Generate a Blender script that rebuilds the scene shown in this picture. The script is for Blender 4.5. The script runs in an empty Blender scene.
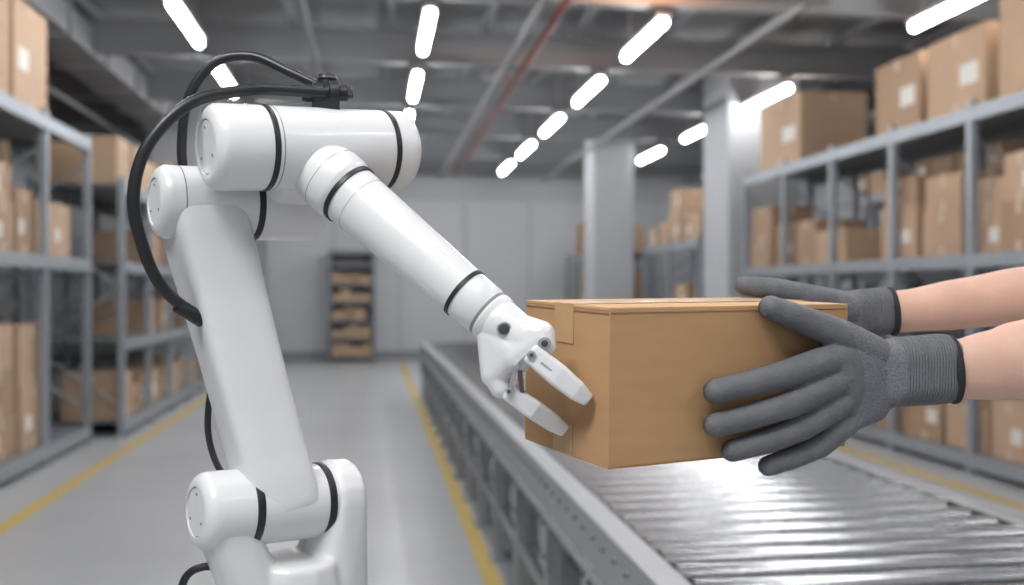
import bpy, bmesh, math, random
from mathutils import Vector, Matrix
rnd = random.Random(7)
scene = bpy.context.scene
CAM_H = 1.45
PSI = math.radians(8.0)
cs, sn = math.cos(PSI), math.sin(PSI)

def C(x, y, z):
    """work-cell frame (x right, y forward, z relative to bench datum 1.45 m) -> world"""
    return Vector((x*cs + y*sn, -x*sn + y*cs, z + CAM_H))

# ------------------------------------------------------------------ materials
def mat(name, col, rough=0.5, metal=0.0, var=0.0, vscale=5.0, bump=0.0, bscale=200.0,
        coat=0.0, sss=0.0, emis=0.0, spec=0.5, wave=None, stretch=None, bdist=0.002, bump2=0.0, b2scale=45.0):
    m = bpy.data.materials.new(name); m.use_nodes = True
    nt = m.node_tree; b = nt.nodes['Principled BSDF']
    b.inputs['Base Color'].default_value = (*col, 1)
    b.inputs['Roughness'].default_value = rough
    b.inputs['Metallic'].default_value = metal
    b.inputs['Specular IOR Level'].default_value = spec
    if coat: 
        b.inputs['Coat Weight'].default_value = coat; b.inputs['Coat Roughness'].default_value = 0.12
    if sss:
        b.inputs['Subsurface Weight'].default_value = sss
        b.inputs['Subsurface Radius'].default_value = (0.012, 0.004, 0.002)
        b.inputs['Subsurface Scale'].default_value = 0.5
    if emis:
        b.inputs['Emission Color'].default_value = (1, 1, 1, 1)
        b.inputs['Emission Strength'].default_value = emis
    tc = nt.nodes.new('ShaderNodeTexCoord')
    src = tc.outputs['Object']
    if stretch:
        mp = nt.nodes.new('ShaderNodeMapping'); mp.inputs['Scale'].default_value = stretch
        nt.links.new(src, mp.inputs['Vector']); src = mp.outputs['Vector']
    if var:
        n = nt.nodes.new('ShaderNodeTexNoise'); n.inputs['Scale'].default_value = vscale
        n.inputs['Detail'].default_value = 5
        nt.links.new(src, n.inputs['Vector'])
        r = nt.nodes.new('ShaderNodeValToRGB')
        r.color_ramp.elements[0].position = 0.3; r.color_ramp.elements[1].position = 0.7
        r.color_ramp.elements[0].color = (*[c*(1-var) for c in col], 1)
        r.color_ramp.elements[1].color = (*[min(1, c*(1+var)) for c in col], 1)
        nt.links.new(n.outputs['Fac'], r.inputs['Fac'])
        nt.links.new(r.outputs['Color'], b.inputs['Base Color'])
    if bump:
        if wave:
            n2 = nt.nodes.new('ShaderNodeTexWave'); n2.bands_direction = wave
            n2.inputs['Distortion'].default_value = 0.6
            n2.inputs['Scale'].default_value = bscale
            out = n2.outputs['Fac']
        else:
            n2 = nt.nodes.new('ShaderNodeTexNoise'); n2.inputs['Scale'].default_value = bscale
            out = n2.outputs['Fac']
        nt.links.new(src, n2.inputs['Vector'])
        bp = nt.nodes.new('ShaderNodeBump'); bp.inputs['Strength'].default_value = bump
        bp.inputs['Distance'].default_value = bdist
        nt.links.new(out, bp.inputs['Height']); nt.links.new(bp.outputs['Normal'], b.inputs['Normal'])
        if bump2:
            n3 = nt.nodes.new('ShaderNodeTexNoise'); n3.inputs['Scale'].default_value = b2scale; n3.inputs['Detail'].default_value = 2
            nt.links.new(src, n3.inputs['Vector'])
            bq = nt.nodes.new('ShaderNodeBump'); bq.inputs['Strength'].default_value = bump2; bq.inputs['Distance'].default_value = 0.006
            nt.links.new(n3.outputs['Fac'], bq.inputs['Height']); nt.links.new(bq.outputs['Normal'], bp.inputs['Normal'])
    return m

M_white = mat('robot_white_paint', (0.72, 0.725, 0.735), 0.30, var=0.02, vscale=8, coat=0.3)
M_black = mat('black_rubber', (0.012, 0.013, 0.015), 0.42, bump=0.05)
M_cable = mat('cable_rubber', (0.014, 0.015, 0.017), 0.38)
M_seam = mat('seam_grey', (0.22, 0.225, 0.235), 0.5)
M_dmetal = mat('dark_metal', (0.13, 0.13, 0.14), 0.32, 0.9)
M_lmetal = mat('light_metal', (0.55, 0.55, 0.56), 0.28, 0.9)
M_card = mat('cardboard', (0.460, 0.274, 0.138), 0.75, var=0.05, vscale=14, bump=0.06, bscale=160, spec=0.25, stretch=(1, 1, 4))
M_cardtop = mat('cardboard_lit_top', (0.56, 0.345, 0.18), 0.7, var=0.05, vscale=14, spec=0.3)  # flap board coloured paler to put the brighter lit top into the material
M_cardedge = mat('cardboard_edge', (0.30, 0.17, 0.08), 0.8)
M_tape = mat('packing_tape', (0.52, 0.33, 0.175), 0.28, coat=0.3)
M_bcard = mat('carton_board', (0.48, 0.335, 0.225), 0.75, var=0.10, vscale=1.5)
M_bcard2 = mat('carton_board_dark', (0.38, 0.255, 0.165), 0.75, var=0.08, vscale=1.5)
M_btape = mat('carton_tape', (0.56, 0.44, 0.33), 0.4)
M_label = mat('carton_label', (0.72, 0.71, 0.68), 0.6)
M_steel = mat('rack_steel', (0.32, 0.355, 0.395), 0.45, 0.3, var=0.05)
M_deck = mat('rack_deck', (0.23, 0.25, 0.28), 0.5, 0.2)
M_conv = mat('conveyor_steel', (0.40, 0.42, 0.44), 0.42, 0.6, var=0.08, vscale=3, bump=0.03, bscale=60)
M_convd = mat('conveyor_dark', (0.06, 0.063, 0.07), 0.6, 0.2)
M_roller = mat('roller_chrome', (0.60, 0.61, 0.63), 0.22, 1.0)
M_floor = mat('floor_concrete', (0.49, 0.505, 0.525), 0.32, var=0.06, vscale=0.8, bump=0.02, bscale=8)
M_yel = mat('floor_line_yellow', (0.62, 0.45, 0.11), 0.5, var=0.08)
M_wall = mat('wall_paint', (0.50, 0.52, 0.55), 0.7, var=0.03, vscale=0.6)
M_panel = mat('wall_panel_paint', (0.58, 0.60, 0.63), 0.65)
M_ceil = mat('ceiling_sheet', (0.21, 0.218, 0.23), 0.7, var=0.08)
M_beam = mat('ceiling_beam_steel', (0.29, 0.30, 0.315), 0.55, 0.2)
M_col = mat('column_paint', (0.45, 0.47, 0.50), 0.6, var=0.03)
M_red = mat('red_pipe_paint', (0.30, 0.06, 0.05), 0.5)
M_lamp = mat('lamp_emitter', (1, 1, 1), 0.5, emis=38.0)
M_lampb = mat('lamp_body', (0.5, 0.5, 0.52), 0.4, 0.3)
M_glove = mat('glove_back', (0.125, 0.129, 0.141), 0.62, var=0.12, vscale=60, bump=0.5, bscale=420, bump2=0.35)
M_knit = mat('glove_knit', (0.165, 0.170, 0.186), 0.85, var=0.32, vscale=560, bump=0.9, bscale=600, bump2=0.3)
M_cuff = mat('glove_cuff', (0.150, 0.155, 0.170), 0.9, var=0.18, vscale=500, bump=0.6, bscale=105, wave='X', bdist=0.003, bump2=0.25)
M_coat = mat('glove_palm_coating', (0.055, 0.057, 0.064), 0.42, bump=0.3, bscale=500)
M_hem = mat('glove_hem', (0.02, 0.021, 0.024), 0.8)
M_skin = mat('skin', (0.68, 0.425, 0.325), 0.52, var=0.07, vscale=26, bump=0.18, bscale=320, sss=0.2)
M_cloth = mat('sleeve_cloth', (0.14, 0.17, 0.24), 0.85, bump=0.3, bscale=400)

# ------------------------------------------------------------------ helpers
def empty(name, loc):
    e = bpy.data.objects.new(name, None); e.location = loc; e.empty_display_size = 0.1
    scene.collection.objects.link(e); return e

def parent(o, p):
    o.parent = p; o.matrix_parent_inverse = Matrix.Translation(-Vector(p.location))

class MB:
    def __init__(s): s.v = []; s.f = []; s.m = []
    def add(s, vs, fs, mi=0):
        o = len(s.v); s.v += [Vector(v) for v in vs]
        for f in fs: s.f.append([i+o for i in f]); s.m.append(mi)
    def box(s, c, size, mi=0, ax=None):
        c = Vector(c); ax = ax or (Vector((1, 0, 0)), Vector((0, 1, 0)), Vector((0, 0, 1)))
        h = [size[0]/2, size[1]/2, size[2]/2]; vs = []
        for i in (-1, 1):
            for j in (-1, 1):
                for k in (-1, 1): vs.append(c+ax[0]*h[0]*i+ax[1]*h[1]*j+ax[2]*h[2]*k)
        s.add(vs, [(0, 1, 3, 2), (4, 6, 7, 5), (0, 4, 5, 1), (2, 3, 7, 6), (0, 2, 6, 4), (1, 5, 7, 3)], mi)
    def lathe(s, p0, d, prof, n=32, mi=0):
        p0 = Vector(p0); d = Vector(d).normalized()
        u = d.orthogonal().normalized(); w = d.cross(u); rings = []; vs = []
        for t, r in prof:
            if r < 1e-6: rings.append([len(vs)]); vs.append(p0+d*t)
            else:
                st = len(vs)
                for i in range(n):
                    a = 2*math.pi*i/n; vs.append(p0+d*t+(u*math.cos(a)+w*math.sin(a))*r)
                rings.append(list(range(st, st+n)))
        fs = []
        for A, B in zip(rings, rings[1:]):
            for i in range(n):
                j = (i+1) % n
                if len(A) == 1 and len(B) == 1: break
                if len(A) == 1: fs.append((A[0], B[i], B[j]))
                elif len(B) == 1: fs.append((A[i], B[0], A[j]))
                else: fs.append((A[i], B[i], B[j], A[j]))
        s.add(vs, fs, mi)
    def cyl(s, p0, p1, r0, r1=None, n=20, mi=0, c=0.0):
        r1 = r0 if r1 is None else r1
        p0 = Vector(p0); p1 = Vector(p1); L = (p1-p0).length
        c = c or min(r0, r1)*0.12
        c = min(c, L*0.4)
        s.lathe(p0, p1-p0, [(0, 0), (0, r0-c), (c*0.3, r0-c*0.3), (c, r0), (L-c, r1), (L-c*0.3, r1-c*0.3), (L, r1-c), (L, 0)], n, mi)
    def sweep(s, pts, rad, n=14, sub=6, mi=0, ref=None):
        """catmull-rom tube; rad entries are r or (r_side, r_ref)"""
        pts = [Vector(p) for p in pts]; rad = [(r, r) if not isinstance(r, tuple) else r for r in rad]
        P = []; R = []
        for i in range(len(pts)-1):
            a = pts[max(i-1, 0)]; b = pts[i]; c_ = pts[i+1]; d = pts[min(i+2, len(pts)-1)]
            for k in range(sub):
                t = k/sub
                P.append(0.5*((2*b)+(-a+c_)*t+(2*a-5*b+4*c_-d)*t*t+(-a+3*b-3*c_+d)*t**3))
                tt = t*t*(3-2*t)
                R.append(tuple(rad[i][q]*(1-tt)+rad[i+1][q]*tt for q in (0, 1)))
        P.append(pts[-1]); R.append(rad[-1])
        vs = []; fs = []; up = Vector(ref) if ref else None; prev = None
        for i, p in enumerate(P):
            t = (P[min(i+1, len(P)-1)]-P[max(i-1, 0)]).normalized()
            if up is not None: w = (up-t*up.dot(t)).normalized()
            else:
                w = (prev-t*prev.dot(t)).normalized() if prev is not None else t.orthogonal().normalized()
            prev = w; u = t.cross(w)
            for k in range(n):
                a = 2*math.pi*k/n; vs.append(p+u*math.cos(a)*R[i][0]+w*math.sin(a)*R[i][1])
        for i in range(len(P)-1):
            for k in range(n):
                j = (k+1) % n; fs.append((i*n+k, i*n+j, (i+1)*n+j, (i+1)*n+k))
        fs.append(tuple(range(n))); fs.append(tuple(range((len(P)-1)*n, len(P)*n)))
        s.add(vs, fs, mi)
    def build(s, name, mats, par=None, smooth=True, bevel=0.0, ang=35):
        me = bpy.data.meshes.new(name); me.from_pydata([tuple(v) for v in s.v], [], s.f)
        for m in mats: me.materials.append(m)
        for p, mi in zip(me.polygons, s.m): p.material_index = mi
        bm = bmesh.new(); bm.from_mesh(me); bmesh.ops.recalc_face_normals(bm, faces=bm.faces); bm.to_mesh(me); bm.free()
        if smooth:
            me.shade_smooth(); me.set_sharp_from_angle(angle=math.radians(ang))
        o = bpy.data.objects.new(name, me); scene.collection.objects.link(o)
        if bevel:
            b = o.modifiers.new('bevel', 'BEVEL'); b.width = bevel; b.segments = 2; b.limit_method = 'ANGLE'
        if par: parent(o, par)
        return o

def blob(name, groups, voxel, iters, mats, par=None, zone=None):
    """closed organic surface: union of convex hulls of sphere sets, voxel merged and smoothed"""
    me = bpy.data.meshes.new(name+'_src'); allv = []; allf = []
    for g in groups:
        bm = bmesh.new()
        for p, r in g:
            bmesh.ops.create_icosphere(bm, subdivisions=3, radius=r, matrix=Matrix.Translation(Vector(p)))
        for f in list(bm.faces): bm.faces.remove(f)
        for e in list(bm.edges): bm.edges.remove(e)
        res = bmesh.ops.convex_hull(bm, input=list(bm.verts))
        bad = [x for x in set(res['geom_interior']+res['geom_unused']) if isinstance(x, bmesh.types.BMVert)]
        bmesh.ops.delete(bm, geom=bad, context='VERTS')
        bmesh.ops.recalc_face_normals(bm, faces=bm.faces)
        bm.verts.index_update(); off = len(allv)
        allv += [v.co.copy() for v in bm.verts]
        allf += [[v.index+off for v in f.verts] for f in bm.faces]
        bm.free()
    me.from_pydata([tuple(v) for v in allv], [], allf)
    o = bpy.data.objects.new(name, me); scene.collection.objects.link(o)
    rm = o.modifiers.new('r', 'REMESH'); rm.mode = 'VOXEL'; rm.voxel_size = voxel
    sm = o.modifiers.new('s', 'SMOOTH'); sm.factor = 0.6; sm.iterations = iters
    dg = bpy.context.evaluated_depsgraph_get()
    new = bpy.data.meshes.new_from_object(o.evaluated_get(dg)); o.modifiers.clear(); o.data = new
    new.name = name; new.materials.clear()
    for m in mats: new.materials.append(m)
    new.shade_smooth()
    if zone:
        for p in new.polygons: p.material_index = zone(p.center, p.normal)
    else:
        for p in new.polygons: p.material_index = 0
    if par: parent(o, par)
    return o

# ------------------------------------------------------------------ room shell
XL, XR, YB, YF, ZC = -6.5, 9.0, -4.0, 21.6, 4.55
def slab(name, c, s, m):
    b = MB(); b.box(c, s); return b.build(name, [m], smooth=False)
slab('floor', ((XL+XR)/2, (YB+YF)/2, -0.05), (XR-XL, YF-YB, 0.1), M_floor)
slab('ceiling', ((XL+XR)/2, (YB+YF)/2, ZC+0.05), (XR-XL, YF-YB, 0.1), M_ceil)
slab('wall_left', (XL-0.05, (YB+YF)/2, ZC/2), (0.1, YF-YB, ZC), M_wall)
slab('wall_right', (XR+0.05, (YB+YF)/2, ZC/2), (0.1, YF-YB, ZC), M_wall)
b = MB(); b.box(((XL+XR)/2, YF+0.05, ZC/2), (XR-XL, 0.1, ZC), 0)
for i in range(11):
    x = XL+0.7+i*1.42
    b.box((x, YF-0.015, 1.75), (1.34, 0.03, 3.4), 1)
b.build('wall_far', [M_wall, M_panel], smooth=False, bevel=0.01)
b = MB(); b.box(((XL+XR)/2, YF-0.05, 0.1), (XR-XL, 0.04, 0.2)); b.build('baseboard_far', [M_beam], smooth=False)

def line(name, x, y0, y1, w=0.09):
    b = MB(); b.box((x, (y0+y1)/2, 0.002), (w, y1-y0, 0.004)); b.build(name, [M_yel], smooth=False)
line('floor_marking_line', 0.60, 1.0, 21.0)
line('floor_marking_line.001', -2.25, 1.0, 21.0)
line('floor_marking_line.002', 4.35, 1.0, 21.0)

# ceiling structure
b = MB()
y = 1.0
while y < YF:
    b.box(((XL+XR)/2, y, 4.02), (XR-XL, 0.16, 0.025)); b.box(((XL+XR)/2, y, 4.36), (XR-XL, 0.16, 0.025))
    b.box(((XL+XR)/2, y, 4.19), (XR-XL, 0.03, 0.33)); y += 2.55
x = XL+0.4
while x < XR:
    b.box((x, (YB+YF)/2, 4.43), (0.07, YF-YB, 0.10)); x += 1.05
for x in (-3.9, -0.6, 1.45, 3.7, 6.9):
    b.box((x, (YB+YF)/2, 3.93), (0.05, YF-YB, 0.05))
# made-up cross member, added only to carry the warm glow light
b.box((2.575, 7.75, 3.85), (2.3, 0.12, 0.03))
b.build('ceiling_beams', [M_beam], smooth=False)
b = MB(); b.cyl((1.62, 2.0, 3.97), (1.75, 21.3, 3.97), 0.03, mi=0)
for y in (4, 8, 12, 16, 20): b.cyl((1.63, y, 3.97), (1.63, y, 4.1), 0.012)
b.build('ceiling_pipe', [M_red])
b = MB()
b.box((-3.2, 9.5, 4.14), (0.5, 17, 0.30))
for k in range(12): b.box((-3.2, 1.9+k*1.4, 4.14), (0.56, 0.05, 0.36))
b.build('ceiling_duct', [M_beam], smooth=False)

# columns
def column(name, x, y, w):
    b = MB(); b.box((x, y, ZC/2), (w, w, ZC)); b.box((x, y, 0.25), (w+0.08, w+0.08, 0.5))
    b.build(name, [M_col], smooth=False, bevel=0.02)
column('column', 5.10, 13.0, 0.98)
column('column.001', 4.10, 17.0, 0.72)
column('column.002', -3.0, 16.3, 0.75)

# ceiling lamps
k = 0
ys = [9.25+i*2.45 for i in range(-4, 5)]
for x, yy in ((-1.65, ys), (0.5, ys), (2.57, ys), (4.85, [-0.4, 2.3, 5.0, 7.75, 11.8, 14.4, 17.0, 19.2])):
    for y in yy:
        b = MB()
        b.box((x, y, 3.905), (0.10, 1.40, 0.04), 1)
        prof = [(0, 0), (0, 0.034), (0.004, 0.038), (1.336, 0.038), (1.34, 0.034), (1.34, 0)]
        b.lathe((x, y-0.67, 3.85), (0, 1, 0), prof, 14, 0)
        for q in (-0.5, 0.5): b.cyl((x, y+q, 3.92), (x, y+q, 4.45), 0.008, n=6, mi=1)
        b.build('ceiling_lamp' + ('' if k == 0 else '.%03d' % k), [M_lamp, M_lampb]); k += 1

# ------------------------------------------------------------------ racks and cartons
def rack(name, xf, sg, y0, y1, nb, levels, dep=0.95):
    b = MB(); top = levels[-1]+0.06
    for i in range(nb+1):
        y = y0+(y1-y0)*i/nb
        for xx in (xf+sg*0.04, xf+sg*(dep-0.04)):
            b.box((xx, y, top/2), (0.06, 0.075, top), 0)
            b.box((xx, y, 0.01), (0.12, 0.13, 0.02), 0)
        zz = 0.3; f = 1
        while zz+0.6 < top:
            p0 = Vector((xf+sg*0.05, y, zz if f > 0 else zz+0.6)); p1 = Vector((xf+sg*(dep-0.05), y, zz+0.6 if f > 0 else zz))
            b.cyl(p0, p1, 0.014, n=6); zz += 0.6; f = -f
    for z in levels:
        for xx in (xf+sg*0.02, xf+sg*(dep-0.02)):
            b.box((xx, (y0+y1)/2, z-0.055), (0.045, y1-y0, 0.11), 0)
        b.box((xf+sg*dep/2, (y0+y1)/2, z-0.012), (dep-0.08, y1-y0-0.02, 0.02), 1)
    return b.build(name, [M_steel, M_deck], smooth=False)

def carton(b, xf, sg, ya, yb, z, h, d, mi, big=False):
    xc = xf+sg*d/2; yc = (ya+yb)/2
    b.box((xc, yc, z+h/2), (d, yb-ya, h), mi)
    b.box((xc, yc, z+h+0.001), (d+0.004, 0.06, 0.003), 2)
    b.box((xf-sg*0.001, yc, z+h-0.05), (0.003, 0.06, 0.10), 2)
    b.box((xf-sg*0.001, yc, z+0.04), (0.003, 0.06, 0.08), 2)
    if big:
        b.box((xf-sg*0.002, ya+(yb-ya)*0.27, z+h*0.45), (0.003, (yb-ya)*0.30, 0.17), 3)
    elif rnd.random() < 0.55 and h > 0.28:
        b.box((xf-sg*0.002, ya+(yb-ya)*0.28, z+h*0.42), (0.003, min(0.16, (yb-ya)*0.3), 0.12), 3)
    b.box((xc, ya-0.001, z+h-0.05), (0.06, 0.003, 0.1), 2)

def fill(name, xf, sg, y0, y1, levels, gaps, dens, dep=0.95, fixed=None, skip=()):
    b = MB()
    for li, z in enumerate(levels):
        if li in skip: continue
        y = y0+0.08; gap = gaps[li]
        while y < y1-0.4:
            w = rnd.uniform(0.38, 0.66)
            if y+w > y1-0.05: break
            if rnd.random() < dens[li]:
                zz = z+0.001; h = rnd.uniform(0.30, 0.55)
                d = rnd.uniform(0.55, 0.8); off = 0.06+rnd.random()*0.07
                mi = 0 if rnd.random() < 0.65 else 1
                if h > gap-0.08: h = gap-0.12
                carton(b, xf+sg*off, sg, y, y+w, zz, h, d, mi)
                zz += h+0.004
                while zz+0.25 < z+gap-0.1 and rnd.random() < 0.62:
                    h2 = min(rnd.uniform(0.25, 0.5), z+gap-0.1-zz)
                    carton(b, xf+sg*(off+0.02), sg, y+0.02, y+w-0.01, zz, h2, d-0.05, 1-mi if rnd.random() < 0.4 else mi); zz += h2+0.004
            y += w+rnd.uniform(0.03, 0.10)
    if fixed:
        for (ya, yb, z, h, d, mi) in fixed: carton(b, xf+sg*0.06, sg, ya, yb, z+0.001, h, d, mi, True)
    b.build(name, [M_bcard, M_bcard2, M_btape, M_label], smooth=False, bevel=0.006)

LV = (0.16, 1.76, 2.93)
rack('storage_rack', 4.73, 1, 4.96, 12.28, 6, LV)
fill('stacked_cartons', 4.73, 1, 5.0, 12.25, LV, (0.75, 0.85, 0.9), (0.85, 0.85, 0), skip=(2,),
     fixed=[(5.1, 6.05, 2.93, 0.8, 0.8, 0), (6.2, 7.08, 2.93, 0.85, 0.8, 0), (7.25, 8.08, 2.93, 0.66, 0.8, 0), (8.2, 8.98, 2.93, 0.66, 0.75, 1), (10.68, 11.85, 2.93, 0.80, 0.8, 0)])
LV2 = (0.16, 1.15, 2.2)
rack('storage_rack.001', 4.55, 1, 13.6, 16.4, 2, LV2)
fill('stacked_cartons.001', 4.55, 1, 13.6, 16.4, LV2, (0.85, 0.9, 0.95), (0.9, 0.9, 1))
rack('storage_rack.002', 4.15, 1, 17.7, 21.2, 3, LV2)
fill('stacked_cartons.002', 4.15, 1, 17.7, 21.2, LV2, (0.85, 0.9, 0.8), (0.9, 0.9, 0.9))
rack('storage_rack.003', -2.70, -1, 5.0, 10.15, 4, LV)
fill('stacked_cartons.003', -2.70, -1, 5.0, 10.1, LV, (1.2, 0.8, 0.9), (0.9, 0.85, 0), skip=(2,),
     fixed=[(6.3, 7.1, 2.93, 0.9, 0.8, 0), (7.25, 8.1, 2.93, 1.0, 0.8, 0), (8.2, 9.0, 2.93, 0.85, 0.7, 0)])
LV3 = (0.16, 0.98, 1.76, 2.55)
rack('storage_rack.004', -2.45, -1, 10.45, 15.2, 4, LV3)
fill('stacked_cartons.004', -2.45, -1, 10.45, 15.2, LV3, (0.62, 0.58, 0.6, 0.75), (0.85, 0.85, 0.85, 0.95))
rack('storage_rack.005', -2.2, -1, 17.2, 21.0, 3, LV3)
fill('stacked_cartons.005', -2.2, -1, 17.2, 21.0, LV3, (0.62, 0.58, 0.6, 0.5), (0.85, 0.85, 0.85, 0.6))
rack('storage_rack.006', -5.3, -1, 5.0, 16.0, 8, LV)
fill('stacked_cartons.006', -5.3, -1, 5.0, 16.0, LV, (1.2, 0.9, 0.9), (0.85, 0.85, 0.8))
rack('storage_rack.007', 7.6, 1, 5.0, 16.0, 8, LV)
fill('stacked_cartons.007', 7.6, 1, 5.0, 16.0, LV, (1.2, 0.9, 0.9), (0.85, 0.85, 0.8))
b = MB()
cx = -0.42
for sx in (-0.46, 0.46): b.box((cx+sx, 21.25, 1.15), (0.06, 0.5, 2.3), 0)
b.box((cx, 21.48, 1.15), (0.92, 0.02, 2.3), 1); b.box((cx, 21.25, 2.3), (0.98, 0.52, 0.08), 0)
for i in range(6): b.box((cx, 21.25, 0.1+i*0.38), (0.9, 0.48, 0.04), 0)
b.build('shelving_unit', [M_deck, M_beam], smooth=False)
b = MB()
for i in range(5):
    x = cx-0.40
    while x < cx+0.26:
        w = rnd.uniform(0.14, 0.24); h = rnd.uniform(0.14, 0.28)
        b.box((x+w/2, 21.2, 0.121+i*0.38+h/2), (w, 0.3, h), rnd.choice((0, 1, 0))); x += w+0.02
b.build('small_cartons', [M_bcard, M_bcard2, M_label], smooth=False)

# ------------------------------------------------------------------ conveyor
conv = empty('roller_conveyor', (1.31, 1.6, 0))
CX0, CX1, CY0, CY1, CZ = 0.655, 1.95, 1.62, 13.6, 0.77
b = MB()
for x, sg in ((CX0, 1), (CX1, -1)):
    b.box((x+sg*0.006, (CY0+CY1)/2, CZ-0.10), (0.012, CY1-CY0, 0.20), 0)
    b.box((x+sg*0.04, (CY0+CY1)/2, CZ-0.004), (0.08, CY1-CY0, 0.010), 0)
    b.box((x+sg*0.03, (CY0+CY1)/2, CZ-0.197), (0.06, CY1-CY0, 0.010), 0)
    b.box((x-sg*0.006, (CY0+CY1)/2, CZ-0.165), (0.012, CY1-CY0, 0.025), 0)
    b.box((x+sg*0.082, (CY0+CY1)/2, CZ-0.04), (0.006, CY1-CY0, 0.08), 1)
for y in (CY0+0.02, CY1-0.02):
    b.box(((CX0+CX1)/2, y, CZ-0.12), (CX1-CX0-0.02, 0.03, 0.14), 0)
b.box(((CX0+CX1)/2, (CY0+CY1)/2, CZ-0.13), (CX1-CX0-0.03, CY1-CY0-0.1, 0.006), 1)  # dark sheet added below the rollers, standing in for shade in the gaps
b.build('side_rails', [M_conv, M_convd], conv, smooth=False, bevel=0.002)
b = MB(); y = CY0+0.10; PITCH = 0.132
while y < CY1-0.06:
    b.lathe((CX0+0.09, y, CZ-0.020), (1, 0, 0), [(0, 0), (0, 0.023), (0.003, 0.027), (CX1-CX0-0.183, 0.027), (CX1-CX0-0.18, 0.023), (CX1-CX0-0.18, 0)], 28, 0)
    b.cyl((CX0-0.010, y, CZ-0.05), (CX0+0.1, y, CZ-0.05), 0.009, n=6, mi=1)
    y += PITCH
b.build('rollers', [M_roller, M_dmetal], conv)
b = MB(); y = CY0+0.55
while y < CY1:
    for x, sg in ((CX0+0.03, -1), (CX1-0.03, 1)):
        b.box((x, y, (CZ-0.2)/2), (0.05, 0.09, CZ-0.2), 0)
        b.box((x, y, 0.012), (0.12, 0.15, 0.024), 0)
        b.box((x+sg*0.032, y, CZ-0.26), (0.012, 0.16, 0.24), 0)
        for q in (-0.05, 0.05):
            b.cyl((x+sg*0.036, y+q, CZ-0.19), (x+sg*0.048, y+q, CZ-0.19), 0.012, n=6, mi=1)
            b.cyl((x+sg*0.036, y+q, CZ-0.32), (x+sg*0.048, y+q, CZ-0.32), 0.012, n=6, mi=1)
    b.box(((CX0+CX1)/2, y, 0.25), (CX1-CX0-0.1, 0.04, 0.06), 0)
    b.box(((CX0+CX1)/2, y, CZ-0.24), (CX1-CX0-0.1, 0.05, 0.06), 0)
    y += 0.8
b.box((CX0+0.03, (CY0+CY1)/2, 0.28), (0.03, CY1-CY0-0.4, 0.05), 0)
b.box((CX1-0.03, (CY0+CY1)/2, 0.28), (0.03, CY1-CY0-0.4, 0.05), 0)
b.build('support_legs', [M_conv, M_dmetal], conv, smooth=False, bevel=0.003)
b = MB(); b.box((1.3, 4.6, CZ-0.34), (0.7, 0.5, 0.22), 0); b.build('drive_housing', [M_convd], conv, smooth=False, bevel=0.01)

# ------------------------------------------------------------------ the held carton
e1 = Vector((0.898, 0.441, 0.0075)); e1.normalize()
e2 = Vector((-0.441, 0.898, 0.036)); e2 = (e2-e1*e2.dot(e1)).normalized()
e3 = e1.cross(e2)
A = Vector((0.0943, 0.958, -0.0149))   # nearest top corner, cell frame
BL, BW, BH = 0.3057, 0.178, 0.155
def cellv(v): return Vector((v.x*cs+v.y*sn, -v.x*sn+v.y*cs, v.z))
E = (cellv(e1), cellv(e2), cellv(e3)); AW = C(*A)
def bx(l, w, h): return AW+E[0]*l+E[1]*w+E[2]*h
b = MB(); th = 0.003
b.box(bx(BL/2, BW/2, -BH/2-th/2), (BL, BW, BH-th), 0, E)
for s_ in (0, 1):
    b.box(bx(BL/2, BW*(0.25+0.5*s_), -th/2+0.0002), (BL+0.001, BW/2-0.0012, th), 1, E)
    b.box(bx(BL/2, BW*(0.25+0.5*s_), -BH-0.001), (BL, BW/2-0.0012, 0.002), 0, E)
b.box(bx(-0.0003, BW/2, -0.0055), (0.0015, BW-0.003, 0.002), 2, E)
b.box(bx(BL+0.0003, BW/2, -0.0055), (0.0015, BW-0.003, 0.002), 2, E)
b.box(bx(BL/2, -0.0002, -0.0048), (BL-0.002, 0.0010, 0.0009), 2, E)
b.box(bx(BL/2, BW/2, 0.0008), (BL+0.002, 0.040, 0.0008), 3, E)
for q in (-0.0008, BL+0.0008):
    b.box(bx(q, BW/2, -0.020), (0.0008, 0.040, 0.041), 3, E)
    b.box(bx(q, BW/2, -BH+0.015), (0.0008, 0.040, 0.032), 3, E)
b.build('cardboard_box', [M_card, M_cardtop, M_cardedge, M_tape], smooth=False, bevel=0.0008)

# ------------------------------------------------------------------ robot arm
robot = empty('robot_arm', C(-0.25, 1.14, -CAM_H))
UL, UR = C(-0.318, 1.032, 0.151), C(-0.124, 1.167, 0.166)
LL, LR = C(-0.390, 1.083, 0.099), C(-0.232, 1.19, 0.102)
DL, DR = C(-0.342, 1.074, -0.237), C(-0.205, 1.178, -0.243)
def housing(b, p0, p1, R, c=0.013, mi=0, n=64):
    L = (p1-p0).length; pr = [(0.0012, 0), (0.0012, 0.60*R), (0.0012, 0.605*R), (0.0022, 0.61*R), (0.0022, 0.63*R), (0.0, 0.64*R)]
    for k in range(7):
        a = math.radians(15*k); pr.append((c-c*math.cos(a), R-c+c*math.sin(a)))
    for k in range(7):
        a = math.radians(90-15*k); pr.append((L-c+c*math.cos(a), R-c+c*math.sin(a)))
    pr += [(L, 0.63*R), (L-0.0012, 0.60*R), (L-0.0012, 0)]
    b.lathe(p0, p1-p0, pr, n, mi)
    b.lathe(p0, p1-p0, [(0.0021, 0.606*R), (0.0018, 0.61*R), (0.0018, 0.63*R), (0.0021, 0.634*R)], n, 2)
    dd = (p1-p0).normalized(); u = Vector((0, 0, 1)).cross(dd).normalized(); v = dd.cross(u)
    for q in range(3):
        an = math.radians(90+120*q); c0 = p0+(u*math.cos(an)+v*math.sin(an))*R*0.45+dd*0.0004
        b.cyl(c0, c0+dd*0.003, 0.0016, n=10, mi=2)
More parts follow.
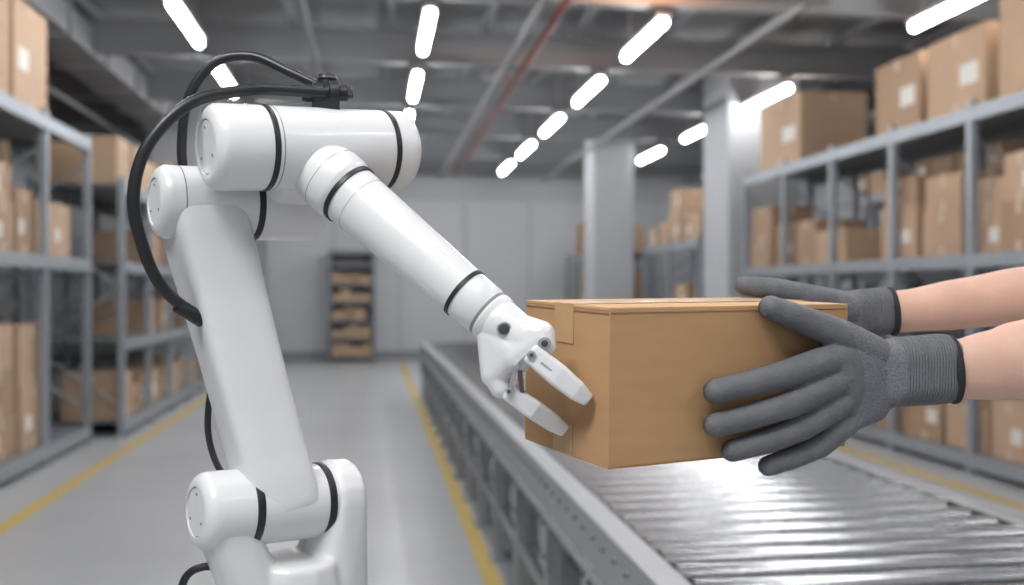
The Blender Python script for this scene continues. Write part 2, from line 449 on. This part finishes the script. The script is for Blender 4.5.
def band(b, p0, p1, f, R, w=0.006, h=0.0011, mi=1):
    d = (p1-p0); L = d.length; t = f*L
    b.lathe(p0, d, [(t-w/2, R-0.004), (t-w/2, R+h*0.5), (t-w/2+0.001, R+h), (t+w/2-0.001, R+h), (t+w/2, R+h*0.5), (t+w/2, R-0.004)], 64, mi)
b = MB()
housing(b, UL, UR, 0.0455, 0.014)
band(b, UL, UR, 0.26, 0.0455, 0.0065); band(b, UL, UR, 0.86, 0.0455, 0.0065)
band(b, UL, UR, 0.292, 0.0455, 0.0012, 0.0002, 2)
b.build('elbow_housing', [M_white, M_black, M_seam], robot)
b = MB()
housing(b, LL, LR, 0.0405, 0.014)
band(b, LL, LR, 0.13, 0.0405, 0.0014, 0.0002, 2); band(b, LL, LR, 0.57, 0.0405, 0.0075)
b.build('upper_joint_housing', [M_white, M_black, M_seam], robot)
b = MB()
housing(b, DL, DR, 0.0425, 0.014)
band(b, DL, DR, 0.34, 0.0425, 0.009); band(b, DL, DR, 0.84, 0.0425, 0.009)
b.build('shoulder_joint_housing', [M_white, M_black, M_seam], robot)
def axp(p0, p1, f): return p0+(p1-p0)*f
g = [(axp(LL, LR, 0.66), 0.024), (axp(LL, LR, 0.95), 0.024), (axp(UL, UR, 0.48), 0.026), (axp(UL, UR, 0.78), 0.026)]
blob('elbow_bridge', [g], 0.003, 8, [M_white], robot)
# main link, lofted rounded-rectangle sections
T = C(-0.350, 1.112, 0.099); Bt = C(-0.264, 1.132, -0.240)
d = (Bt-T).normalized(); a = (UR-UL).normalized(); a = (a-d*a.dot(d)).normalized(); nn = d.cross(a); LN = (Bt-T).length
secs = [(-0.075, 0.066, 0.05), (-0.05, 0.070, 0.066), (0, 0.076, 0.081), (0.08, 0.083, 0.087), (0.18, 0.083, 0.085), (0.32, 0.081, 0.079), (0.5, 0.079, 0.074),
        (0.68, 0.078, 0.073), (0.82, 0.078, 0.076), (0.92, 0.077, 0.083), (1.0, 0.076, 0.085), (1.06, 0.074, 0.070), (1.085, 0.072, 0.05)]
b = MB(); vs = []; fs = []; n = 48
def interp(t):
    for (t0, a0, b0), (t1, a1, b1) in zip(secs, secs[1:]):
        if t0 <= t <= t1:
            q = (t-t0)/(t1-t0); q = q*q*(3-2*q)*0.5+q*0.5; return a0+(a1-a0)*q, b0+(b1-b0)*q
    return secs[-1][1:]
NS = 60
for i in range(NS+1):
    t = secs[0][0]+(secs[-1][0]-secs[0][0])*i/NS
    wa, wn = interp(t)
    for k in range(n):
        an = 2*math.pi*k/n; ca, sa = math.cos(an), math.sin(an); ex = 0.36
        vs.append(T+d*(t*LN)+a*(wa/2*math.copysign(abs(ca)**ex, ca))+nn*(wn/2*math.copysign(abs(sa)**ex, sa)))
for i in range(NS):
    for k in range(n):
        j = (k+1) % n; fs.append((i*n+k, i*n+j, (i+1)*n+j, (i+1)*n+k))
fs.append(tuple(range(n))); fs.append(tuple(range(NS*n, NS*n+n)))
b.add(vs, fs); b.build('main_link', [M_white], robot, ang=60)
# turret / fork under the shoulder
ad = (DR-DL).normalized(); up = Vector((0, 0, 1)); pd = ad.cross(up).normalized()
def ringpts(c, R, r, n=16): return [(c+pd*math.cos(2*math.pi*i/n)*R+up*math.sin(2*math.pi*i/n)*R, r) for i in range(n)]
def disc(c, R, r, n=12): return [(c+Vector((math.cos(2*math.pi*i/n)*R, math.sin(2*math.pi*i/n)*R, 0)), r) for i in range(n)]
base_c = C(-0.245, 1.145, -0.40)
g1 = ringpts(axp(DL, DR, 0.93), 0.038, 0.009)+ringpts(axp(DL, DR, 1.04), 0.036, 0.010)+disc(C(-0.216, 1.172, -0.36), 0.034, 0.012)
g2 = disc(C(-0.250, 1.14, -0.312), 0.044, 0.010)+disc(base_c, 0.056, 0.010)
g3 = ringpts(axp(DL, DR, 0.08), 0.026, 0.009)+ringpts(axp(DL, DR, 0.20), 0.026, 0.009)+disc(C(-0.280, 1.12, -0.36), 0.026, 0.012)
blob('turret', [g1, g2, g3], 0.0024, 10, [M_white], robot)
b = MB(); bc = C(-0.245, 1.145, -0.40)
b.lathe((bc.x, bc.y, 0.0), (0, 0, 1), [(0, 0), (0, 0.17), (0.02, 0.17), (0.022, 0.075), (0.90, 0.07), (0.92, 0.115), (0.945, 0.115), (0.95, 0.085), (1.035, 0.078), (1.06, 0.068), (1.06, 0)], 48, 0)
b.lathe((bc.x, bc.y, 0.985), (0, 0, 1), [(0, 0.08), (0.0, 0.0835), (0.008, 0.083), (0.008, 0.078)], 48, 1)
b.build('pedestal', [M_white, M_black], robot)

# forearm
F0 = C(-0.205, 1.085, 0.131); F2 = C(-0.016, 1.018, -0.0285)
d = (F2-F0); FL = d.length; dn = d.normalized()
b = MB()
pr = [(-0.022, 0), (-0.022, 0.022), (-0.016, 0.030), (-0.006, 0.0350), (0.006, 0.0370), (0.014, 0.0374), (0.030, 0.0372), (0.034, 0.0362), (0.036, 0.0345), (0.040, 0.0338), (0.048, 0.0335),
      (0.12, 0.0308), (FL-0.055, 0.0275), (FL-0.047, 0.0273), (FL-0.030, 0.0270), (FL-0.016, 0.0268), (FL-0.014, 0.0255), (FL-0.010, 0.0255), (FL-0.008, 0.0268), (FL, 0.0262), (FL+0.006, 0.022), (FL+0.006, 0)]
b.lathe(F0, d, pr, 64, 0)
def fband(t, R, w, h=0.001, mi=1): b.lathe(F0, d, [(t-w/2, R-0.003), (t-w/2+0.0004, R+h), (t+w/2-0.0004, R+h), (t+w/2, R-0.003)], 64, mi)
fband(0.040, 0.0338, 0.006, 0.0016); fband(FL-0.045, 0.0273, 0.0052, 0.0012); fband(FL-0.012, 0.0256, 0.004, 0.0002, 2)
fband(0.012, 0.0374, 0.0012, 0.0002, 2); fband(0.060, 0.0333, 0.001, 0.0001, 2)
b.build('forearm', [M_white, M_black, M_seam], robot)

# gripper
gp = [[(C(-0.012, 1.013, -0.031), 0.0245), (C(0.010, 1.003, -0.046), 0.021)],
      [(C(0.010, 1.003, -0.040), 0.018), (C(0.028, 0.995, -0.043), 0.0155), (C(0.003, 1.0, -0.064), 0.019)],
      [(C(0.003, 1.0, -0.060), 0.0185), (C(-0.018, 1.008, -0.083), 0.0140), (C(-0.017, 1.012, -0.045), 0.019)],
      [(C(0.028, 0.995, -0.043), 0.0155), (C(0.034, 0.990, -0.053), 0.0105)],
      [(C(-0.018, 1.008, -0.080), 0.0140), (C(-0.012, 1.004, -0.097), 0.0100)]]
blob('gripper_palm', gp, 0.0014, 4, [M_white], robot)
fw = C(0, 1, 0)-C(0, 0, 0)
def finger_blob(name, pts, half):
    """gripper finger: flat-sided bar, rounded pad end"""
    gs = []
    for (p, r), (p2, r2) in zip(pts, pts[1:]):
        dd = (p2-p).normalized(); sd = dd.cross(fw).normalized(); g = []
        for q, rr in ((p, r), (p2, r2)):
            k2 = rr*0.38; off = rr-k2
            for sa in (-1, 1):
                for sb in (-1, 1): g.append((q+sd*off*sa+fw*(rr*half-k2)*sb, k2))
        gs.append(g)
    return blob(name, gs, 0.0009, 2, [M_white], robot)
finger_blob('gripper_finger_upper', [(C(0.0200, 0.983, -0.0610), 0.0105), (C(0.0450, 0.980, -0.0810), 0.0116), (C(0.0630, 0.980, -0.0960), 0.0103), (C(0.0738, 0.982, -0.1050), 0.0072)], 0.9)
finger_blob('gripper_finger_lower', [(C(-0.0030, 1.000, -0.1000), 0.0088), (C(0.0220, 1.005, -0.1180), 0.0102), (C(0.0420, 1.018, -0.1332), 0.0092), (C(0.0530, 1.024, -0.1415), 0.0066)], 0.9)
b = MB()
def pin(x, y, z, r, l=0.006, mi=0):
    b.cyl(C(x, y-l/2, z), C(x, y+l/2, z), r, n=24, mi=mi)
pin(-0.008, 0.9875, -0.036, 0.0075, 0.004, 1); pin(-0.008, 0.9855, -0.036, 0.0056, 0.003, 0)
pin(0.032, 0.9785, -0.050, 0.0065, 0.006, 1); pin(0.032, 0.9755, -0.050, 0.0035, 0.003, 0)
pin(0.0190, 0.9725, -0.061, 0.0044, 0.004, 1); pin(-0.003, 0.990, -0.098, 0.0038, 0.005, 1)
pin(0.0190, 0.9705, -0.061, 0.0020, 0.002, 0); pin(-0.003, 0.987, -0.098, 0.0018, 0.002, 0)
pin(0.004, 0.981, -0.0735, 0.0032, 0.006, 1)
def plate(p, q, w, t, mi):
    p = C(*p); q = C(*q); dd = (q-p); ax = (dd.normalized(), fw, dd.normalized().cross(fw))
    b.box((p+q)/2, (dd.length+w, t, w), mi, ax)
plate((0.0190, 0.976, -0.061), (0.004, 0.984, -0.0735), 0.006, 0.003, 2)
plate((0.004, 0.984, -0.0735), (-0.001, 0.990, -0.095), 0.0055, 0.003, 2)
plate((0.008, 0.990, -0.080), (0.010, 0.996, -0.098), 0.005, 0.006, 0)
plate((0.018, 0.990, -0.057), (0.030, 0.985, -0.066), 0.008, 0.010, 0)
plate((0.029, 0.9722, -0.0685), (0.038, 0.9713, -0.0755), 0.0018, 0.002, 1)
b.build('gripper_linkage', [M_dmetal, M_lmetal, M_lmetal], robot, bevel=0.0006)

# cables
b = MB()
b.sweep([C(-0.205, 1.095, 0.2195), C(-0.245, 1.08, 0.2195), C(-0.2815, 1.065, 0.2165), C(-0.331, 1.030, 0.197), C(-0.369, 1.01, 0.150), C(-0.384, 1.01, 0.095), C(-0.379, 1.03, 0.039), C(-0.366, 1.05, 0.002), C(-0.342, 1.080, -0.026)], [0.0064]*9, 16, 10)
b.sweep([C(-0.205, 1.115, 0.226), C(-0.25, 1.12, 0.248), C(-0.295, 1.13, 0.268), C(-0.337, 1.13, 0.261), C(-0.366, 1.13, 0.224), C(-0.378, 1.14, 0.174), C(-0.380, 1.16, 0.135), C(-0.36, 1.175, 0.09)], [0.0056]*8, 14, 10)
b.sweep([C(-0.335, 1.15, -0.06), C(-0.352, 1.165, -0.11), C(-0.357, 1.17, -0.165), C(-0.340, 1.16, -0.207), C(-0.31, 1.15, -0.23)], [0.004]*5, 10, 8)
b.sweep([C(-0.31, 1.12, -0.312), C(-0.345, 1.11, -0.306), C(-0.366, 1.11, -0.322), C(-0.366, 1.11, -0.36), C(-0.34, 1.12, -0.42), C(-0.29, 1.135, -0.50)], [0.0045]*6, 10, 8)
b.build('cables', [M_cable], robot)
b = MB()
cx = C(-0.232, 1.098, 0.2195); dx = (C(-0.172, 1.108, 0.222)-cx).normalized()
b.lathe(cx, dx, [(0, 0), (0, 0.008), (0.004, 0.0095), (0.012, 0.0095), (0.013, 0.0125), (0.024, 0.0125), (0.025, 0.010), (0.030, 0.010), (0.031, 0.0140), (0.041, 0.0140), (0.042, 0.009), (0.050, 0.009), (0.051, 0.0065), (0.056, 0.0055), (0.056, 0)], 24, 0)
b.box(C(-0.206, 1.105, 0.209), (0.030, 0.024, 0.014), 0)
b.cyl(C(-0.206, 1.11, 0.214), C(-0.206, 1.11, 0.243), 0.010, mi=0); b.cyl(C(-0.206, 1.11, 0.236), C(-0.206, 1.11, 0.240), 0.0115, mi=1)
b.cyl(C(-0.178, 1.09, 0.221), C(-0.176, 1.089, 0.221), 0.005, mi=1)
b.cyl(C(-0.358, 1.064, -0.013), C(-0.336, 1.083, -0.031), 0.0082, n=20, mi=0)
b.build('cable_connectors', [M_black, M_dmetal], robot, bevel=0.0006)

# ------------------------------------------------------------------ person: arms with gloves
def FP(L, s, z):
    """near face of the carton: distance along it, stand-off, height"""
    return C(A.x+0.898*L+0.441*s, A.y+0.441*L-0.898*s, z)
def chain(pts): return [[pts[i], pts[i+1]] for i in range(len(pts)-1)]
G = []
G += chain([(FP(0.1150, 0.0135, -0.0990), 0.0124), (FP(0.1514, 0.0170, -0.0935), 0.0134), (FP(0.1945, 0.0225, -0.0845), 0.0146), (FP(0.263, 0.0250, -0.0690), 0.0168)])
G += chain([(FP(0.1150, 0.0135, -0.1330), 0.0124), (FP(0.1550, 0.0175, -0.1262), 0.0134), (FP(0.2015, 0.0240, -0.1150), 0.0146), (FP(0.272, 0.0260, -0.0905), 0.0162)])
G += chain([(FP(0.1370, 0.0130, -0.1600), 0.0116), (FP(0.1777, 0.0165, -0.1525), 0.0126), (FP(0.2213, 0.0225, -0.1400), 0.0137), (FP(0.281, 0.0245, -0.1120), 0.0156)])
G += chain([(FP(0.1840, 0.0120, -0.1795), 0.0107), (FP(0.2145, 0.0145, -0.1730), 0.0116), (FP(0.2480, 0.0190, -0.1615), 0.0128), (FP(0.289, 0.0220, -0.1330), 0.0152)])
G += chain([(FP(0.1850, 0.0138, -0.0155), 0.0126), (FP(0.2221, 0.0175, -0.0275), 0.0146), (FP(0.2720, 0.0235, -0.0460), 0.0176), (FP(0.3180, 0.0210, -0.0660), 0.0210)])
G.append([(FP(0.263, 0.025, -0.069), 0.0165), (FP(0.272, 0.026, -0.0905), 0.0165), (FP(0.281, 0.0245, -0.112), 0.0158), (FP(0.289, 0.022, -0.133), 0.0152),
          (FP(0.325, 0.019, -0.070), 0.0205), (FP(0.335, 0.018, -0.102), 0.0215), (FP(0.322, 0.018, -0.124), 0.0180)])
G.append([(FP(0.256, 0.023, -0.067), 0.0135), (FP(0.266, 0.022, -0.052), 0.0135), (FP(0.318, 0.020, -0.070), 0.0165)])
wr = [(FP(0.328, 0.019, -0.073), 0.0205), (FP(0.330, 0.018, -0.107), 0.0205)]
wr2 = [(C(0.425, 1.085, -0.074), 0.0262), (C(0.425, 1.085, -0.099), 0.0255)]
wr3 = [(C(0.466, 1.084, -0.072), 0.0275), (C(0.466, 1.084, -0.095), 0.0270)]
G.append(wr+wr2); G.append(wr2+wr3)
E1w, E2w = E[0], E[1]
def zoneF(p, nrm):
    q = p-AW; l = q.dot(E1w); st = -q.dot(E2w)
    if l > 0.338: return 2
    if nrm.dot(E2w) > 0.10 and l < 0.305: return 3
    if l > 0.268+0.020*math.cos((p.z-(CAM_H-0.095))*28): return 1
    return 0
blob('work_glove', G, 0.0012, 4, [M_glove, M_knit, M_cuff, M_coat], None, zoneF)

D = Vector((0.0943+0.898*BL-0.441*BW, 0.958+0.441*BL+0.898*BW, 0))
def BP(l, s, z): return C(D.x+0.898*l-0.441*s, D.y+0.441*l+0.898*s, z)
H = []
H += chain([(C(0.288, 1.236, 0.0090), 0.0118), (C(0.326, 1.234, 0.0040), 0.0140), (C(0.376, 1.245, -0.0080), 0.0175), (C(0.425, 1.262, -0.020), 0.0215)])
for i, (zt, zm, lt, lm, r) in enumerate([(-0.030, -0.026, -0.025, 0.065, 0.0125), (-0.055, -0.046, -0.030, 0.070, 0.0125), (-0.080, -0.066, -0.020, 0.072, 0.012), (-0.100, -0.084, 0.000, 0.072, 0.011)]):
    H += chain([(BP(lt, 0.012, zt), r*0.88), (BP(lt+0.028, 0.016, zt+0.001), r), (BP((lt+lm)/2+0.008, 0.022, (zt+zm)/2), r*1.05), (BP(lm, 0.024, zm), r*1.12)])
H.append([(BP(0.065, 0.024, -0.026), 0.014), (BP(0.070, 0.024, -0.046), 0.014), (BP(0.072, 0.024, -0.066), 0.0135), (BP(0.072, 0.022, -0.082), 0.0125),
          (C(0.425, 1.264, -0.020), 0.0205), (C(0.430, 1.270, -0.041), 0.0190)])
wb = [(C(0.425, 1.264, -0.018), 0.0205), (C(0.430, 1.270, -0.038), 0.0190)]
wb2 = [(C(0.470, 1.268, -0.017), 0.0240), (C(0.470, 1.268, -0.032), 0.0235)]
H.append(wb+wb2)
def zoneB(p, nrm):
    q = p-C(0, 0, 0); l = q.dot(cellv(Vector((1, 0, 0))))
    return 2 if l > 0.440 else (1 if l > 0.405 else 0)
blob('work_glove.001', H, 0.0014, 4, [M_glove, M_knit, M_cuff, M_coat], None, zoneB)

person = empty('person', C(0.8, 1.15, -CAM_H))
b = MB()
b.sweep([C(0.45, 1.085, -0.0850), C(0.483, 1.084, -0.0840), C(0.52, 1.082, -0.0790), C(0.5554, 1.080, -0.0725), C(0.63, 1.072, -0.058), C(0.70, 1.062, -0.046), C(0.745, 1.06, -0.025), C(0.765, 1.065, 0.04), C(0.775, 1.08, 0.13)],
        [(0.022, 0.028), (0.0245, 0.0325), (0.029, 0.0375), (0.034, 0.0425), (0.041, 0.047), (0.042, 0.046), (0.042, 0.045), (0.044, 0.046), (0.047, 0.047)], 40, 8, 0, ref=(-0.3, 0, 0.95))
b.build('left_arm', [M_skin], person, ang=80)
b = MB()
b.sweep([C(0.455, 1.268, -0.025), C(0.50, 1.267, -0.0235), C(0.57, 1.260, -0.014), C(0.643, 1.253, -0.004), C(0.71, 1.245, 0.004), C(0.755, 1.24, 0.018), C(0.775, 1.235, 0.075), C(0.785, 1.22, 0.15)],
        [(0.018, 0.022), (0.0225, 0.0270), (0.028, 0.032), (0.034, 0.0365), (0.037, 0.040), (0.040, 0.042), (0.043, 0.044), (0.046, 0.046)], 40, 8, 0, ref=(-0.3, 0, 0.95))
b.build('right_arm', [M_skin], person, ang=80)
b = MB()
b.sweep([C(0.768, 1.07, 0.07), C(0.776, 1.08, 0.14), C(0.785, 1.10, 0.22)], [0.053, 0.058, 0.062], 28, 6)
b.sweep([C(0.778, 1.233, 0.10), C(0.786, 1.22, 0.16), C(0.79, 1.20, 0.22)], [0.052, 0.058, 0.062], 28, 6)
b.build('sleeves', [M_cloth], person)
b = MB()
def hem(p, dirv, ru, rw, w=0.006):
    """rolled cuff edge: overlaps the end of the knit cuff and closes on the wrist"""
    dirv = dirv.normalized(); pts = []; rr = []
    for t, k2 in ((0, -0.0025), (0.15, -0.0008), (0.35, 0), (0.65, 0), (0.85, -0.0008), (1, -0.0025)):
        pts.append(p+dirv*w*t); rr.append((ru+k2, rw+k2))
    b.sweep(pts, rr, 48, 2, 0, ref=(-0.1, 0, 1))
hem(C(0.4745, 1.0838, -0.0840), C(0.07, -0.004, 0.006)-C(0, 0, 0), 0.0290, 0.0380, 0.0085)
hem(C(0.480, 1.2678, -0.0245), C(0.07, -0.003, 0.007)-C(0, 0, 0), 0.0252, 0.0315, 0.0075)
b.build('glove_hems', [M_hem], person, ang=80)

# ------------------------------------------------------------------ lights
w = bpy.data.worlds.new('world'); scene.world = w; w.use_nodes = True
w.node_tree.nodes['Background'].inputs[0].default_value = (0.90, 0.94, 1.0, 1)
w.node_tree.nodes['Background'].inputs[1].default_value = 0.45
# added warm light on an invented base, imitating hazy glow at the ceiling
b = MB(); b.cyl((2.35, 7.75, 3.866), (2.35, 7.75, 3.90), 0.07, n=20)
b.build('added_glow_base', [M_beam])
sp = bpy.data.lights.new('added_warm_glow', 'SPOT'); sp.energy = 300; sp.color = (1.0, 0.46, 0.24); sp.spot_size = math.radians(172); sp.spot_blend = 1; sp.shadow_soft_size = 0.05
so = bpy.data.objects.new('added_warm_glow', sp); so.location = (2.35, 7.75, 3.93); so.rotation_euler = (math.radians(180-18), 0, 0); scene.collection.objects.link(so)
ar = bpy.data.lights.new('added_key_light', 'AREA'); ar.shape = 'RECTANGLE'; ar.size = 1.2; ar.size_y = 0.7; ar.energy = 50; ar.color = (1, 0.99, 0.98)  # added key light for the foreground, not a fixture of the hall
ao = bpy.data.objects.new('added_key_light', ar); ao.location = (-0.9, -0.2, 3.4); scene.collection.objects.link(ao)
ao.rotation_euler = (Vector((0.15, 1.1, 1.4))-Vector(ao.location)).to_track_quat('-Z', 'Y').to_euler()

# ------------------------------------------------------------------ camera
cam = bpy.data.cameras.new('camera'); cam.lens = 35; cam.sensor_width = 36
co = bpy.data.objects.new('camera', cam); co.location = (0, 0, CAM_H); co.rotation_euler = (math.radians(90), 0, -PSI)
scene.collection.objects.link(co); scene.camera = co
cam.dof.use_dof = True; cam.dof.focus_distance = 1.06; cam.dof.aperture_fstop = 3.4; cam.clip_start = 0.02
scene.view_settings.view_transform = 'Standard'
scene.view_settings.exposure = 0.10
